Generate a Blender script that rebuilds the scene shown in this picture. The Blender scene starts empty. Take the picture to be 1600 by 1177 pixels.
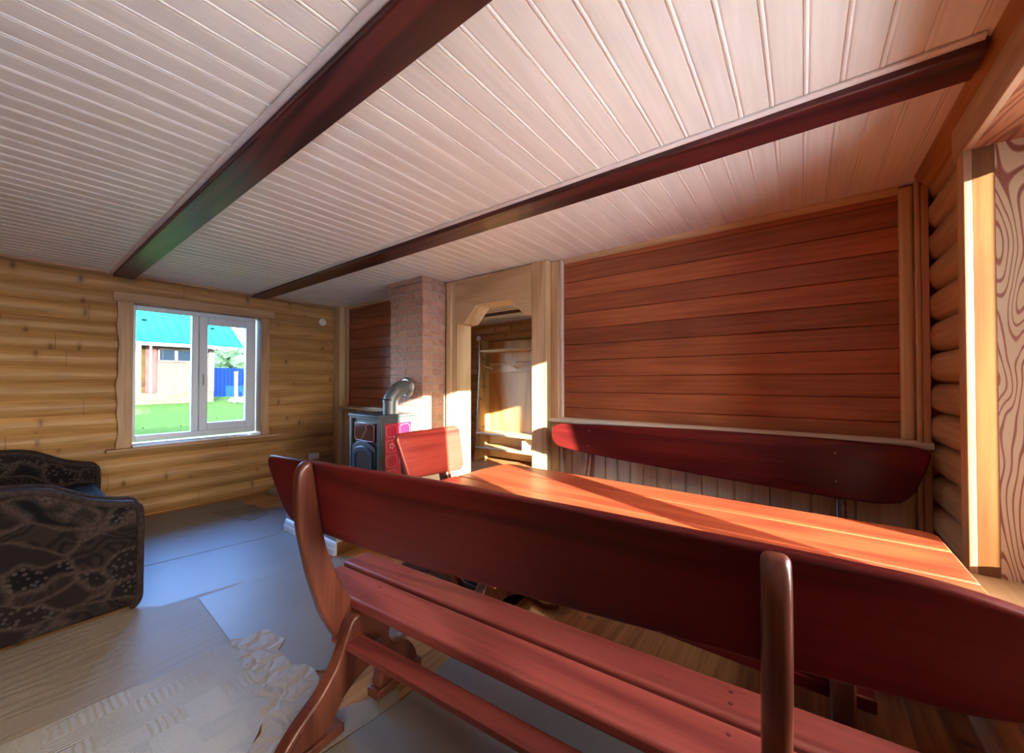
import bpy, bmesh, math, random
from mathutils import Vector, Matrix
random.seed(7)
C = bpy.context.scene.collection
scene = bpy.context.scene

# ------------------------------------------------------------ camera, light
H = 1.30
YAW, PITCH, F = 0.64761, 0.0128, 601.06
cam_d = bpy.data.cameras.new('camera')
cam_d.sensor_fit = 'HORIZONTAL'
cam_d.sensor_width = 36.0
cam_d.lens = 36.0 * F / 1600.0
cam_d.clip_start = 0.02
cam_d.clip_end = 400
cam = bpy.data.objects.new('camera', cam_d)
C.objects.link(cam)
cam.location = (0, 0, H)
cam.rotation_euler = (math.pi / 2 + PITCH, 0, YAW)
scene.camera = cam

vs = scene.view_settings
scene.display_settings.display_device = 'sRGB'
vs.view_transform = 'Standard'
vs.look = 'None'
vs.exposure = 2.55
vs.gamma = 1.0
vs.use_curve_mapping = False

SUN_DIR = Vector((-1.0, 0.366, -0.255)).normalized()      # the way the light travels
world = bpy.data.worlds.new('world')
scene.world = world
world.use_nodes = True
wn = world.node_tree
wn.nodes.clear()
w_out = wn.nodes.new('ShaderNodeOutputWorld')
w_bg = wn.nodes.new('ShaderNodeBackground')
w_tc = wn.nodes.new('ShaderNodeTexCoord')
w_sep = wn.nodes.new('ShaderNodeSeparateXYZ')
w_sky = wn.nodes.new('ShaderNodeValToRGB')          # hazy horizon to clear blue overhead
w_sky.color_ramp.elements[0].position = 0.0
w_sky.color_ramp.elements[0].color = (.80, .92, 1.08, 1)
w_sky.color_ramp.elements[1].position = 0.55
w_sky.color_ramp.elements[1].color = (.12, .34, .95, 1)
e = w_sky.color_ramp.elements.new(0.14)
e.color = (.42, .70, 1.15, 1)
wn.links.new(w_tc.outputs['Generated'], w_sep.inputs[0])
wn.links.new(w_sep.outputs['Z'], w_sky.inputs[0])
w_bg.inputs['Strength'].default_value = 7.0
w_dot = wn.nodes.new('ShaderNodeVectorMath')          # warmer haze on the sun's side of the sky
w_dot.operation = 'DOT_PRODUCT'
w_dot.inputs[1].default_value = tuple(-SUN_DIR)
wn.links.new(w_tc.outputs['Generated'], w_dot.inputs[0])
w_rng = wn.nodes.new('ShaderNodeMapRange')
w_rng.inputs[1].default_value = -.2
w_rng.inputs[2].default_value = 1.0
wn.links.new(w_dot.outputs['Value'], w_rng.inputs[0])
w_mix = wn.nodes.new('ShaderNodeMix')
w_mix.data_type = 'RGBA'
w_mix.inputs[7].default_value = (1.15, 1.02, .86, 1)
wn.links.new(w_rng.outputs[0], w_mix.inputs[0])
wn.links.new(w_sky.outputs['Color'], w_mix.inputs[6])
wn.links.new(w_mix.outputs[2], w_bg.inputs['Color'])
wn.links.new(w_bg.outputs['Background'], w_out.inputs['Surface'])

sun_d = bpy.data.lights.new('sun', 'SUN')
sun_d.energy = 12.0
sun_d.color = (1.0, 0.89, 0.76)
sun_d.angle = math.radians(0.55)
sun = bpy.data.objects.new('sun', sun_d)
C.objects.link(sun)
sun.location = (12, -4, 6)
sun.rotation_euler = SUN_DIR.to_track_quat('-Z', 'Y').to_euler()

cy = scene.cycles
cy.max_bounces = 10
cy.diffuse_bounces = 6
cy.glossy_bounces = 4
cy.transparent_max_bounces = 12
cy.sample_clamp_indirect = 6.0
cy.caustics_reflective = False
cy.caustics_refractive = False


def portal(name, loc, rot, sx, sy):
    d = bpy.data.lights.new(name, 'AREA')
    d.shape = 'RECTANGLE'
    d.size, d.size_y = sx, sy
    d.cycles.is_portal = True
    o = bpy.data.objects.new(name, d)
    C.objects.link(o)
    o.location = loc
    o.rotation_euler = rot


# sky portals sit in the window openings and only guide the sampling of the sky
portal('portal', (0.92, 1.375, 1.37), (0, math.pi / 2, 0), 1.5, 1.36)
portal('portal', (.92, -.80, 1.37), (0, math.pi / 2, 0), 1.45, 1.16)
portal('portal', (-5.27, 1.275, 1.37), (0, -math.pi / 2, 0), 1.34, 1.08)

# ------------------------------------------------------------ mesh helpers


class MB:
    def __init__(self):
        self.bm = bmesh.new()

    def box(self, x0, x1, y0, y1, z0, z1, mi=0):
        v = [self.bm.verts.new(p) for p in
             ((x0, y0, z0), (x1, y0, z0), (x1, y1, z0), (x0, y1, z0),
              (x0, y0, z1), (x1, y0, z1), (x1, y1, z1), (x0, y1, z1))]
        for f in ((0, 3, 2, 1), (4, 5, 6, 7), (0, 1, 5, 4), (1, 2, 6, 5), (2, 3, 7, 6), (3, 0, 4, 7)):
            self.bm.faces.new([v[i] for i in f]).material_index = mi
        return self

    def prism(self, pts, fn, a, b, mi=0):
        """closed outline pts (p,q) extruded between a and b; fn(p,q,t) -> xyz"""
        n = len(pts)
        A = [self.bm.verts.new(fn(p, q, a)) for p, q in pts]
        B = [self.bm.verts.new(fn(p, q, b)) for p, q in pts]
        fs = [self.bm.faces.new(A), self.bm.faces.new(B[::-1])]
        for i in range(n):
            j = (i + 1) % n
            fs.append(self.bm.faces.new((A[j], A[i], B[i], B[j])))
        for f in fs:
            f.material_index = mi
        return self

    def round_prism(self, pts, fn, a, b, r, seg=4):
        """prism whose two end faces are rounded over by radius r"""
        P = [Vector(p) for p in pts]
        n = len(P)
        area = sum(P[i].x * P[(i + 1) % n].y - P[(i + 1) % n].x * P[i].y for i in range(n))
        if area < 0:
            P.reverse()
        N = []
        for i in range(n):
            e0, e1 = (P[i] - P[i - 1]).normalized(), (P[(i + 1) % n] - P[i]).normalized()
            m = Vector((-(e0.y + e1.y), e0.x + e1.x))
            m = m.normalized() if m.length > 1e-6 else Vector((-e0.y, e0.x))
            N.append(m / max(.6, m.dot(Vector((-e0.y, e0.x)))))
        sg = 1 if b > a else -1
        lay = [(a + sg * r * (1 - math.cos(math.pi / 2 * k / seg)), r * (1 - math.sin(math.pi / 2 * k / seg))) for k in range(seg + 1)]
        lay = lay + [(b - (t - a), i_) for t, i_ in lay[::-1]]
        rings = [[self.bm.verts.new(fn(*(P[i] + N[i] * ins), t)) for i in range(n)] for t, ins in lay]
        self.bm.faces.new(rings[0])
        self.bm.faces.new(rings[-1][::-1])
        for A, B in zip(rings, rings[1:]):
            for i in range(n):
                j = (i + 1) % n
                self.bm.faces.new((A[j], A[i], B[i], B[j]))
        return self

    def strip(self, prof, fn, a, b, seg=1):
        """open profile of (p,q) swept from a to b"""
        rows = []
        for k in range(seg + 1):
            t = a + (b - a) * k / seg
            rows.append([self.bm.verts.new(fn(p, q, t)) for p, q in prof])
        for k in range(seg):
            for i in range(len(prof) - 1):
                self.bm.faces.new((rows[k][i], rows[k][i + 1], rows[k + 1][i + 1], rows[k + 1][i]))
        return self

    def tube(self, path, r, n=12, cap=True):
        path = [Vector(p) for p in path]
        rs = r if isinstance(r, (list, tuple)) else [r] * len(path)
        rings = []
        up = None
        for i, p in enumerate(path):
            d = (path[min(i + 1, len(path) - 1)] - path[max(i - 1, 0)]).normalized()
            if up is None:
                up = Vector((0, 0, 1)) if abs(d.z) < 0.9 else Vector((1, 0, 0))
            s = d.cross(up).normalized()
            up = s.cross(d).normalized()
            rings.append([self.bm.verts.new(p + rs[i] * (math.cos(2 * math.pi * k / n) * s + math.sin(2 * math.pi * k / n) * up)) for k in range(n)])
        for a, b in zip(rings, rings[1:]):
            for k in range(n):
                self.bm.faces.new((a[k], a[(k + 1) % n], b[(k + 1) % n], b[k]))
        if cap:
            self.bm.faces.new(rings[0][::-1])
            self.bm.faces.new(rings[-1])
        return self

    def cyl(self, c, axis, r, h, n=24, r2=None):
        c = Vector(c)
        d = Vector(axis).normalized()
        return self.tube([c, c + d * h], [r, r if r2 is None else r2], n)

    def ball(self, c, r, sub=2, sq=(1, 1, 1), jit=0.0):
        m = Matrix.Translation(c) @ Matrix.Diagonal((r * sq[0], r * sq[1], r * sq[2], 1))
        g = bmesh.ops.create_icosphere(self.bm, subdivisions=sub, radius=1, matrix=m)
        if jit:
            for v in g['verts']:
                v.co += Vector([random.uniform(-jit, jit) for _ in range(3)])
        return self

    def build(self, name, mats, parent=None, bevel=0.0, seg=2, smooth=True, ang=35):
        bm = self.bm
        bmesh.ops.recalc_face_normals(bm, faces=bm.faces)
        me = bpy.data.meshes.new(name)
        bm.to_mesh(me)
        bm.free()
        for m in (mats if isinstance(mats, (list, tuple)) else [mats]):
            me.materials.append(m)
        if smooth:
            me.shade_smooth()
            me.set_sharp_from_angle(angle=math.radians(ang))
        o = bpy.data.objects.new(name, me)
        C.objects.link(o)
        if parent:
            o.parent = parent
        if bevel:
            b = o.modifiers.new('bevel', 'BEVEL')
            b.width = bevel
            b.segments = seg
            b.limit_method = 'ANGLE'
            b.angle_limit = math.radians(40)
        return o


def empty(name, loc, rz=0.0):
    o = bpy.data.objects.new(name, None)
    C.objects.link(o)
    o.location = loc
    o.rotation_euler = (0, 0, rz)
    o.empty_display_size = 0.1
    return o


def tag(o, label, cat, group=None):
    o['label'] = label
    o['category'] = cat
    if group:
        o['group'] = group
    return o


def struct(o):
    o['kind'] = 'structure'
    return o


def copy_tree(o, parent=None):
    c = o.copy()
    C.objects.link(c)
    if parent:
        c.parent = parent
    for ch in list(o.children):
        copy_tree(ch, c)
    return c


XZ = lambda p, q, t: (p, t, q)      # outline in x,z swept along y
YZ = lambda p, q, t: (t, p, q)      # outline in y,z swept along x
XY = lambda p, q, t: (p, q, t)      # outline in x,y swept along z


def rounded(pts, r, n=5):
    """round the corners of a polygon; r a number or one per corner"""
    out = []
    N = len(pts)
    for i in range(N):
        p0, p1, p2 = Vector(pts[i - 1]), Vector(pts[i]), Vector(pts[(i + 1) % N])
        rr = r[i] if isinstance(r, (list, tuple)) else r
        if rr <= 0:
            out.append(tuple(p1))
            continue
        a = (p0 - p1)
        b = (p2 - p1)
        k = min(rr, a.length * .48, b.length * .48)
        A, B = p1 + a.normalized() * k, p1 + b.normalized() * k
        for j in range(n + 1):
            t = j / n
            out.append(tuple(A * (1 - t) ** 2 + p1 * 2 * t * (1 - t) + B * t * t))
    return out


def smooth_outline(pts, step=.010, iters=8):
    """resample a closed outline evenly and relax its corners"""
    Q = []
    for i in range(len(pts)):
        a, c = Vector(pts[i]), Vector(pts[(i + 1) % len(pts)])
        n = max(1, round((c - a).length / step))
        Q += [a.lerp(c, k / n) for k in range(n)]
    for _ in range(iters):
        Q = [(Q[i - 1] + Q[i] * 2 + Q[(i + 1) % len(Q)]) / 4 for i in range(len(Q))]
    return [tuple(q) for q in Q]


# ------------------------------------------------------------ materials


class NT:
    def __init__(self, name):
        self.m = bpy.data.materials.new(name)
        self.m.use_nodes = True
        self.t = self.m.node_tree
        self.t.nodes.clear()
        self.out = self.t.nodes.new('ShaderNodeOutputMaterial')
        self.b = self.t.nodes.new('ShaderNodeBsdfPrincipled')
        self.t.links.new(self.b.outputs[0], self.out.inputs[0])

    def n(self, typ, **kw):
        nd = self.t.nodes.new('ShaderNode' + typ)
        for k, v in kw.items():
            setattr(nd, k, v)
        return nd

    def put(self, inp, v):
        if isinstance(v, bpy.types.NodeSocket):
            self.t.links.new(v, inp)
        elif isinstance(v, (tuple, list)) and len(v) == 3 and inp.type == 'RGBA':
            inp.default_value = (*v, 1)
        else:
            inp.default_value = v

    def math(self, op, a, b=0.0, c=None):
        nd = self.n('Math', operation=op)
        self.put(nd.inputs[0], a)
        self.put(nd.inputs[1], b)
        if c is not None:
            self.put(nd.inputs[2], c)
        return nd.outputs[0]

    def mix(self, f, a, b, blend='MIX'):
        nd = self.n('Mix', data_type='RGBA', blend_type=blend)
        self.put(nd.inputs[0], f)
        self.put(nd.inputs[6], a)
        self.put(nd.inputs[7], b)
        return nd.outputs[2]

    def obj(self):
        return self.n('TexCoord').outputs['Object']

    def mapping(self, v, scale=(1, 1, 1), loc=(0, 0, 0)):
        nd = self.n('Mapping')
        self.put(nd.inputs['Vector'], v)
        nd.inputs['Scale'].default_value = scale
        nd.inputs['Location'].default_value = loc
        return nd.outputs[0]

    def noise(self, v, scale, detail=4, rough=.55, dist=0):
        nd = self.n('TexNoise')
        self.put(nd.inputs['Vector'], v)
        nd.inputs['Scale'].default_value = scale
        nd.inputs['Detail'].default_value = detail
        nd.inputs['Roughness'].default_value = rough
        nd.inputs['Distortion'].default_value = dist
        return nd.outputs['Fac']

    def remap(self, v, a, b, c=0.0, d=1.0):
        nd = self.n('MapRange')
        nd.clamp = True
        self.put(nd.inputs[0], v)
        for i, x in enumerate((a, b, c, d)):
            nd.inputs[i + 1].default_value = x
        return nd.outputs[0]

    def bump(self, h, strength=.2, dist=.01):
        nd = self.n('Bump')
        nd.inputs['Strength'].default_value = strength
        nd.inputs['Distance'].default_value = dist
        self.put(nd.inputs['Height'], h)
        self.put(self.b.inputs['Normal'], nd.outputs[0])

    def set(self, **kw):
        for k, v in kw.items():
            self.put(self.b.inputs[k], v)
        return self


AX = {'x': 0, 'y': 1, 'z': 2}


def wood(name, dark, light, axis='x', plank=None, ring=.45, freq=9.0, fine=1.0, knots=0.0, kcol=None,
         rough=.5, bump=.08, var=.16, coat=0.0, spec=.4, stretch=7.0, kscale=6.0, nsc=2.6, joint=False, across=None, thin=False):
    """grain runs along axis; plank=(axis, width, offset) gives each board its own grain and tone"""
    T = NT(name)
    co = T.obj()
    tone = None
    if plank:
        sx = T.n('SeparateXYZ')
        T.put(sx.inputs[0], co)
        i = T.math('FLOOR', T.math('DIVIDE', T.math('SUBTRACT', sx.outputs[AX[plank[0]]], plank[2]), plank[1]))
        wnz = T.n('TexWhiteNoise', noise_dimensions='1D')
        T.put(wnz.inputs['W'], i)
        tone = wnz.outputs['Value']
        va = T.n('VectorMath', operation='MULTIPLY_ADD')
        T.put(va.inputs[0], wnz.outputs['Color'])
        va.inputs[1].default_value = (7, 7, 7)
        T.put(va.inputs[2], co)
        co2 = va.outputs[0]
    else:
        co2 = co
    a = AX[axis]
    sc = [1.0] * 3
    sc[a] = 1.0 / stretch
    m = T.mapping(co2, tuple(sc))
    low = T.noise(m, nsc, 1.5, .5, .3)
    rings = T.math('SINE', T.math('MULTIPLY', low, freq * 6.283))
    rings = T.remap(rings, .35, 1.0) if thin else T.remap(rings, -.2, 1.0)
    sc2 = [60.0 * fine] * 3
    sc2[a] = 2.2 * fine
    fib = T.remap(T.noise(T.mapping(co2, tuple(sc2)), 1.0, 4, .6), .28, .72)
    g = T.math('ADD', T.math('MULTIPLY', rings, ring), T.math('MULTIPLY', fib, 1 - ring))
    col = T.mix(T.remap(g, .18, .8), light, dark)
    if tone is not None:
        k = T.remap(tone, 0, 1, 1 - var, 1 + var)
        hs = T.n('HueSaturation')
        T.put(hs.inputs['Color'], col)
        T.put(hs.inputs['Value'], k)
        col = hs.outputs[0]
    if knots:
        ac = AX[across or (plank[0] if plank else [q for q in 'zyx' if q != axis][0])]
        s2 = T.n('SeparateXYZ')
        T.put(s2.inputs[0], co2)
        cb_ = T.n('CombineXYZ')
        T.put(cb_.inputs[0], s2.outputs[a])
        T.put(cb_.inputs[1], T.math('MULTIPLY', s2.outputs[ac], .45))
        vo = T.n('TexVoronoi', voronoi_dimensions='2D')
        T.put(vo.inputs['Vector'], cb_.outputs[0])
        vo.inputs['Scale'].default_value = kscale
        sp = T.n('SeparateColor')
        T.put(sp.inputs[0], vo.outputs['Color'])
        on = T.math('LESS_THAN', sp.outputs[0], knots)
        d = T.math('ADD', vo.outputs['Distance'], T.math('MULTIPLY', fib, .05))
        kf = T.math('MULTIPLY', T.remap(d, .15, .05), on)
        col = T.mix(kf, col, kcol or tuple(c * .35 for c in dark))
        halo = T.math('MULTIPLY', T.remap(d, .32, .12, 0, .35), on)
        col = T.mix(halo, col, dark)
    if joint:
        s3 = T.n('SeparateXYZ')
        T.put(s3.inputs[0], co2)
        fr = T.math('FRACT', T.math('DIVIDE', s3.outputs[a], 2.3))
        col = T.mix(T.math('MULTIPLY', T.math('LESS_THAN', fr, .0016), .8), col, tuple(c * .25 for c in dark))
    T.set(**{'Base Color': col, 'Roughness': rough, 'Specular IOR Level': spec})
    if coat:
        T.set(**{'Coat Weight': coat, 'Coat Roughness': .12})
    if bump:
        T.bump(g, bump, .004)
    return T.m


def plain(name, col, rough=.5, metal=0.0, noise=0.0, nscale=20, bump=0.0, spec=.5, coat=0.0):
    T = NT(name)
    c = col
    if noise or bump:
        nz = T.noise(T.obj(), nscale, 5)
        if noise:
            c = T.mix(T.remap(nz, .3, .7), tuple(x * (1 - noise) for x in col), tuple(min(1, x * (1 + noise)) for x in col))
        if bump:
            T.bump(nz, bump, .004)
    T.set(**{'Base Color': c, 'Roughness': rough, 'Metallic': metal, 'Specular IOR Level': spec})
    if coat:
        T.set(**{'Coat Weight': coat, 'Coat Roughness': .08})
    return T.m


M = {}
# stained furniture red
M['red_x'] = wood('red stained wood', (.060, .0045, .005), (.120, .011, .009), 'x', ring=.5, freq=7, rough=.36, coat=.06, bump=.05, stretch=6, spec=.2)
M['red_table'] = wood('red lacquered tabletop wood', (.25, .034, .016), (.38, .080, .030), 'x', plank=('y', .2, .05), ring=.3, freq=6, rough=.36, coat=.12, bump=.03, var=.1)
M['red_post'] = wood('brown red stained wood', (.075, .017, .009), (.155, .043, .021), 'z', ring=.5, freq=6, rough=.36, coat=.25, bump=.05, stretch=4)
M['red_seat'] = wood('matt red stained wood', (.13, .020, .016), (.24, .046, .036), 'x', plank=('y', .165, .15), ring=.45, freq=8, rough=.5, bump=.06, stretch=8)
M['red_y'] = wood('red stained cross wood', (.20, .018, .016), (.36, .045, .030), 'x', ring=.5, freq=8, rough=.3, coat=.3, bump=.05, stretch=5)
M['beam'] = wood('dark red beam wood', (.030, .006, .006), (.085, .014, .013), 'x', ring=.6, freq=9, rough=.42, coat=.15, bump=.25, stretch=7)
M['panel'] = wood('red brown wall boards', (.23, .066, .024), (.36, .112, .040), 'x', plank=('z', .128, .0615), ring=.22, freq=8, rough=.48, coat=.12, bump=.08, var=.28, stretch=9)
M['log'] = wood('golden log siding', (.31, .152, .050), (.48, .262, .094), 'y', plank=('z', .142, .008), ring=.2, freq=7, knots=.40, kcol=(.10, .04, .014), rough=.5, bump=.12, var=.13, kscale=6.2, joint=True)
M['log_e'] = wood('tan round logs', (.33, .175, .080), (.47, .28, .14), 'y', plank=('z', .151, .087), ring=.25, freq=5, rough=.55, bump=.08, var=.08)
M['log_hall'] = wood('amber log siding in the hall', (.28, .125, .040), (.45, .22, .08), 'x', plank=('z', .142, .008), ring=.3, freq=6, knots=.3, kcol=(.13, .05, .02), rough=.5, bump=.1)
M['pine_z'] = wood('pale pine upright', (.46, .305, .150), (.62, .45, .255), 'z', ring=.45, freq=6, rough=.5, bump=.05, stretch=9)
M['pine_x'] = wood('pale pine across', (.46, .305, .150), (.62, .45, .255), 'x', ring=.45, freq=6, rough=.5, bump=.05, stretch=9)
M['pine_y'] = wood('pale pine deep', (.46, .305, .150), (.62, .45, .255), 'y', ring=.45, freq=6, rough=.5, bump=.05, stretch=9)
M['case_z'] = wood('tan casing upright', (.33, .175, .085), (.48, .28, .15), 'z', ring=.35, freq=5, knots=.2, rough=.5, bump=.05)
M['case_y'] = wood('tan casing across', (.33, .175, .085), (.48, .28, .15), 'y', ring=.35, freq=5, knots=.2, rough=.5, bump=.05)
M['wains'] = wood('grey beige wainscot boards', (.52, .41, .29), (.68, .56, .41), 'z', plank=('x', .096, .034), ring=.35, freq=6, knots=.12, rough=.55, bump=.05, var=.08)
M['rail'] = plain('cream painted rail', (.68, .60, .48), .45, noise=.05, nscale=30)
M['figured'] = wood('figured fir board', (.26, .085, .055), (.62, .47, .31), 'z', ring=.92, freq=19, rough=.45, bump=.04, stretch=4.5, nsc=8, thin=True)
M['lintel'] = wood('red fir lintel board', (.19, .050, .020), (.42, .165, .070), 'y', ring=.7, freq=12, rough=.45, bump=.04, stretch=5, nsc=6)
M['honey'] = wood('honey edge board', (.13, .046, .010), (.19, .082, .022), 'z', ring=.35, freq=8, rough=.45, bump=.04)
M['sill'] = wood('tan sill board', (.42, .25, .12), (.56, .38, .21), 'y', ring=.4, freq=7, rough=.4, bump=.04)
M['floor'] = wood('varnished floor planks', (.24, .105, .035), (.42, .215, .085), 'y', plank=('x', .098, .02), ring=.35, freq=7, knots=.18, rough=.32, coat=.3, bump=.05, var=.2)
M['dark_gap'] = plain('shadow gap', (.03, .018, .012), .9)
M['ceil'] = wood('whitewashed ceiling boards', (.71, .685, .605), (.79, .765, .69), 'y', plank=('x', .098, .008), ring=.35, freq=7, rough=.5, bump=.05, var=.03)
M['ceil_trim'] = plain('whitewashed batten', (.72, .67, .62), .5, noise=.05)
M['orange_trim'] = wood('orange cornice strip', (.24, .095, .025), (.40, .18, .055), 'y', ring=.35, freq=6, rough=.5)
M['pvc'] = plain('white plastic frame', (.62, .68, .77), .32)
M['rubber'] = plain('black seal', (.02, .02, .02), .6)
M['sticker'] = plain('blue grey sticker', (.02, .10, .20), .6)
M['white_plastic'] = plain('white plastic', (.75, .74, .70), .4)
M['steel'] = plain('dark grey blue steel', (.060, .072, .078), .42, metal=.25, noise=.12, nscale=60, bump=.03)
M['pipe'] = plain('grey flue pipe', (.16, .18, .19), .38, metal=.55, noise=.1)
M['foil'] = plain('crumpled foil', (.45, .46, .46), .35, metal=.9, noise=.3, nscale=70, bump=.6)
M['iron'] = plain('black cast iron', (.012, .013, .016), .45, noise=.2)
M['door_trim'] = plain('arch with blue reflection tint', (.035, .065, .105), .25)  # blue in the base colour stands for reflections on the arch
M['stove_glass'] = plain('sooty stove glass', (.045, .045, .045), .25)
M['tile'] = plain('crimson glazed tile', (.42, .012, .045), .14, noise=.2, nscale=8, coat=.6)
M['tile_dark'] = plain('oxblood glazed tile', (.045, .006, .014), .14, coat=.6)
M['tile_line'] = plain('pale glaze line', (.55, .25, .24), .25)
M['screw'] = plain('screw head', (.35, .31, .27), .35, metal=.9)
M['plug'] = plain('dark wooden plug', (.07, .015, .012), .5)
M['card'] = plain('brown card', (.36, .29, .215), .65, noise=.07, nscale=6, bump=.05)
M['antler'] = plain('bone antler', (.62, .50, .36), .5, noise=.25, nscale=25)
M['rack_dark'] = wood('aged rack side board', (.17, .10, .035), (.36, .235, .09), 'z', ring=.5, freq=7, knots=.3, rough=.6, bump=.12)
M['rack_ply'] = wood('amber plywood', (.42, .21, .07), (.54, .30, .11), 'z', ring=.5, freq=5, rough=.5, bump=.04)
M['rack_slab'] = wood('live edge slab', (.42, .25, .12), (.60, .41, .23), 'x', ring=.5, freq=6, rough=.55)
M['hall_low'] = plain('pale wainscot', (.62, .55, .44), .55, noise=.04)
M['hearth_side'] = plain('pale plastered plinth', (.55, .50, .44), .7, noise=.06)
M['hearth_grey'] = plain('grey painted plinth', (.30, .33, .36), .5)


def brick_material():
    T = NT('red brick')
    g = T.n('NewGeometry')
    nz = T.noise(T.obj(), 22, 6, .65)
    r = g.outputs['Random Per Island']
    c = T.mix(r, (.34, .155, .105), (.47, .235, .155))
    c = T.mix(T.remap(nz, .35, .75), c, (.50, .33, .27))
    big = T.noise(T.obj(), 3.5, 3)
    c = T.mix(T.remap(big, .5, .75, 0, .35), c, (.30, .20, .17))
    T.set(**{'Base Color': c, 'Roughness': .8})
    T.bump(nz, .5, .006)
    return T.m


M['brick'] = brick_material()
M['mortar'] = plain('grey mortar', (.40, .33, .28), .9, noise=.2, nscale=40, bump=.4)


def fabric_material():
    T = NT('dark patterned velour')
    co = T.obj()
    w = T.n('VectorMath', operation='MULTIPLY_ADD')
    nz = T.n('TexNoise')
    T.put(nz.inputs['Vector'], co)
    nz.inputs['Scale'].default_value = 3.0
    T.put(w.inputs[0], nz.outputs['Color'])
    w.inputs[1].default_value = (.35, .35, .35)
    T.put(w.inputs[2], co)
    vo = T.n('TexVoronoi', feature='F1')
    T.put(vo.inputs['Vector'], T.mapping(w.outputs[0], (1.3, 1.0, 1.7)))
    vo.inputs['Scale'].default_value = 4.2
    ve = T.n('TexVoronoi', feature='DISTANCE_TO_EDGE')
    T.put(ve.inputs['Vector'], T.mapping(w.outputs[0], (1.3, 1.0, 1.7)))
    ve.inputs['Scale'].default_value = 4.2
    sp = T.n('SeparateColor')
    T.put(sp.inputs[0], vo.outputs['Color'])
    base = T.mix(sp.outputs[0], (.0035, .003, .0035), (.016, .009, .009))
    # one family of patches has small light pebbles, another fine hatching
    pe = T.n('TexVoronoi')
    T.put(pe.inputs['Vector'], co)
    pe.inputs['Scale'].default_value = 42
    dots = T.math('MULTIPLY', T.remap(pe.outputs['Distance'], .42, .30), T.math('GREATER_THAN', sp.outputs[1], .72))
    base = T.mix(T.math('MULTIPLY', dots, .75), base, (.055, .043, .040))
    wv = T.n('TexWave')
    T.put(wv.inputs['Vector'], w.outputs[0])
    wv.inputs['Scale'].default_value = 24
    wv.inputs['Distortion'].default_value = 2.5
    hat = T.math('MULTIPLY', wv.outputs['Fac'], T.math('LESS_THAN', sp.outputs[1], .3))
    base = T.mix(T.math('MULTIPLY', hat, .6), base, (.030, .019, .016))
    edge = T.remap(ve.outputs['Distance'], .10, .0)
    fine = T.noise(co, 120, 3)
    base = T.mix(T.math('MULTIPLY', edge, T.remap(fine, .3, .7, .2, .8)), base, (.075, .048, .038))
    T.set(**{'Base Color': base, 'Roughness': .85, 'Specular IOR Level': .12})
    T.bump(fine, .3, .003)
    return T.m


M['fabric'] = fabric_material()
M['fabric_edge'] = plain('brown velour roll', (.030, .019, .017), .8, noise=.5, nscale=45, bump=.2, spec=.15)


def paper_material(name, col, kind):
    T = NT(name)
    co = T.obj()
    big = T.noise(co, 2.2, 4)
    c = T.mix(T.remap(big, .3, .7), tuple(x * .9 for x in col), tuple(x * 1.07 for x in col))
    if kind == 'smooth':
        h = T.noise(co, 9, 3)
        st = .10
    elif kind == 'ripple':
        wv = T.n('TexWave', bands_direction='X')
        T.put(wv.inputs['Vector'], T.mapping(co, (1.0, .25, 1)))
        wv.inputs['Scale'].default_value = 5
        wv.inputs['Distortion'].default_value = 9
        wv.inputs['Detail'].default_value = 3
        wv.inputs['Detail Scale'].default_value = 1.6
        h = T.math('ADD', T.math('MULTIPLY', wv.outputs['Fac'], .5), T.noise(co, 16, 4))
        st = .2
    elif kind == 'embossed':
        vm = T.n('VectorMath', operation='MULTIPLY')
        T.put(vm.inputs[0], co)
        vm.inputs[1].default_value = (11.0, 8.5, 0)
        fl = T.n('VectorMath', operation='FLOOR')
        T.put(fl.inputs[0], vm.outputs[0])
        wh = T.n('TexWhiteNoise', noise_dimensions='3D')
        T.put(wh.inputs['Vector'], fl.outputs[0])
        hs_ = []
        for dr_, sc_ in (('X', 28), ('Y', 14)):
            wv = T.n('TexWave', bands_direction=dr_)
            T.put(wv.inputs['Vector'], co)
            wv.inputs['Scale'].default_value = sc_
            wv.inputs['Distortion'].default_value = 3.5
            wv.inputs['Detail'].default_value = 2
            hs_.append(wv.outputs['Fac'])
        one = T.math('GREATER_THAN', wh.outputs['Value'], .5)
        two = T.math('GREATER_THAN', wh.outputs['Value'], .32)
        h = T.math('ADD', T.math('MULTIPLY', hs_[0], one), T.math('MULTIPLY', hs_[1], T.math('SUBTRACT', two, one)))
        h = T.math('ADD', T.math('MULTIPLY', h, .7), T.math('MULTIPLY', T.noise(co, 20, 4, .6, 1), .9))
        st = .5
    else:  # crumpled
        vo = T.n('TexVoronoi', feature='DISTANCE_TO_EDGE')
        nz = T.n('TexNoise')
        T.put(nz.inputs['Vector'], co)
        nz.inputs['Scale'].default_value = 8
        w = T.n('VectorMath', operation='MULTIPLY_ADD')
        T.put(w.inputs[0], nz.outputs['Color'])
        w.inputs[1].default_value = (.12, .12, .12)
        T.put(w.inputs[2], co)
        T.put(vo.inputs['Vector'], w.outputs[0])
        vo.inputs['Scale'].default_value = 9
        h = T.math('ADD', T.remap(vo.outputs['Distance'], 0, .25), T.math('MULTIPLY', T.noise(co, 30, 4), .8))
        st = .55
    T.set(**{'Base Color': c, 'Roughness': .48 if kind == 'smooth' else .62, 'Specular IOR Level': .35})
    T.bump(h, st, .012)
    return T.m


M['paper_smooth'] = paper_material('smooth card sheet', (.19, .17, .15), 'smooth')
M['paper_brown'] = paper_material('brown card sheet', (.15, .12, .09), 'smooth')
M['paper_ripple'] = paper_material('rippled kraft paper', (.25, .205, .16), 'ripple')
M['paper_emboss'] = paper_material('embossed paper', (.32, .295, .26), 'embossed')
M['paper_crumple'] = paper_material('crumpled kraft paper', (.33, .28, .22), 'crumple')


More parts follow.
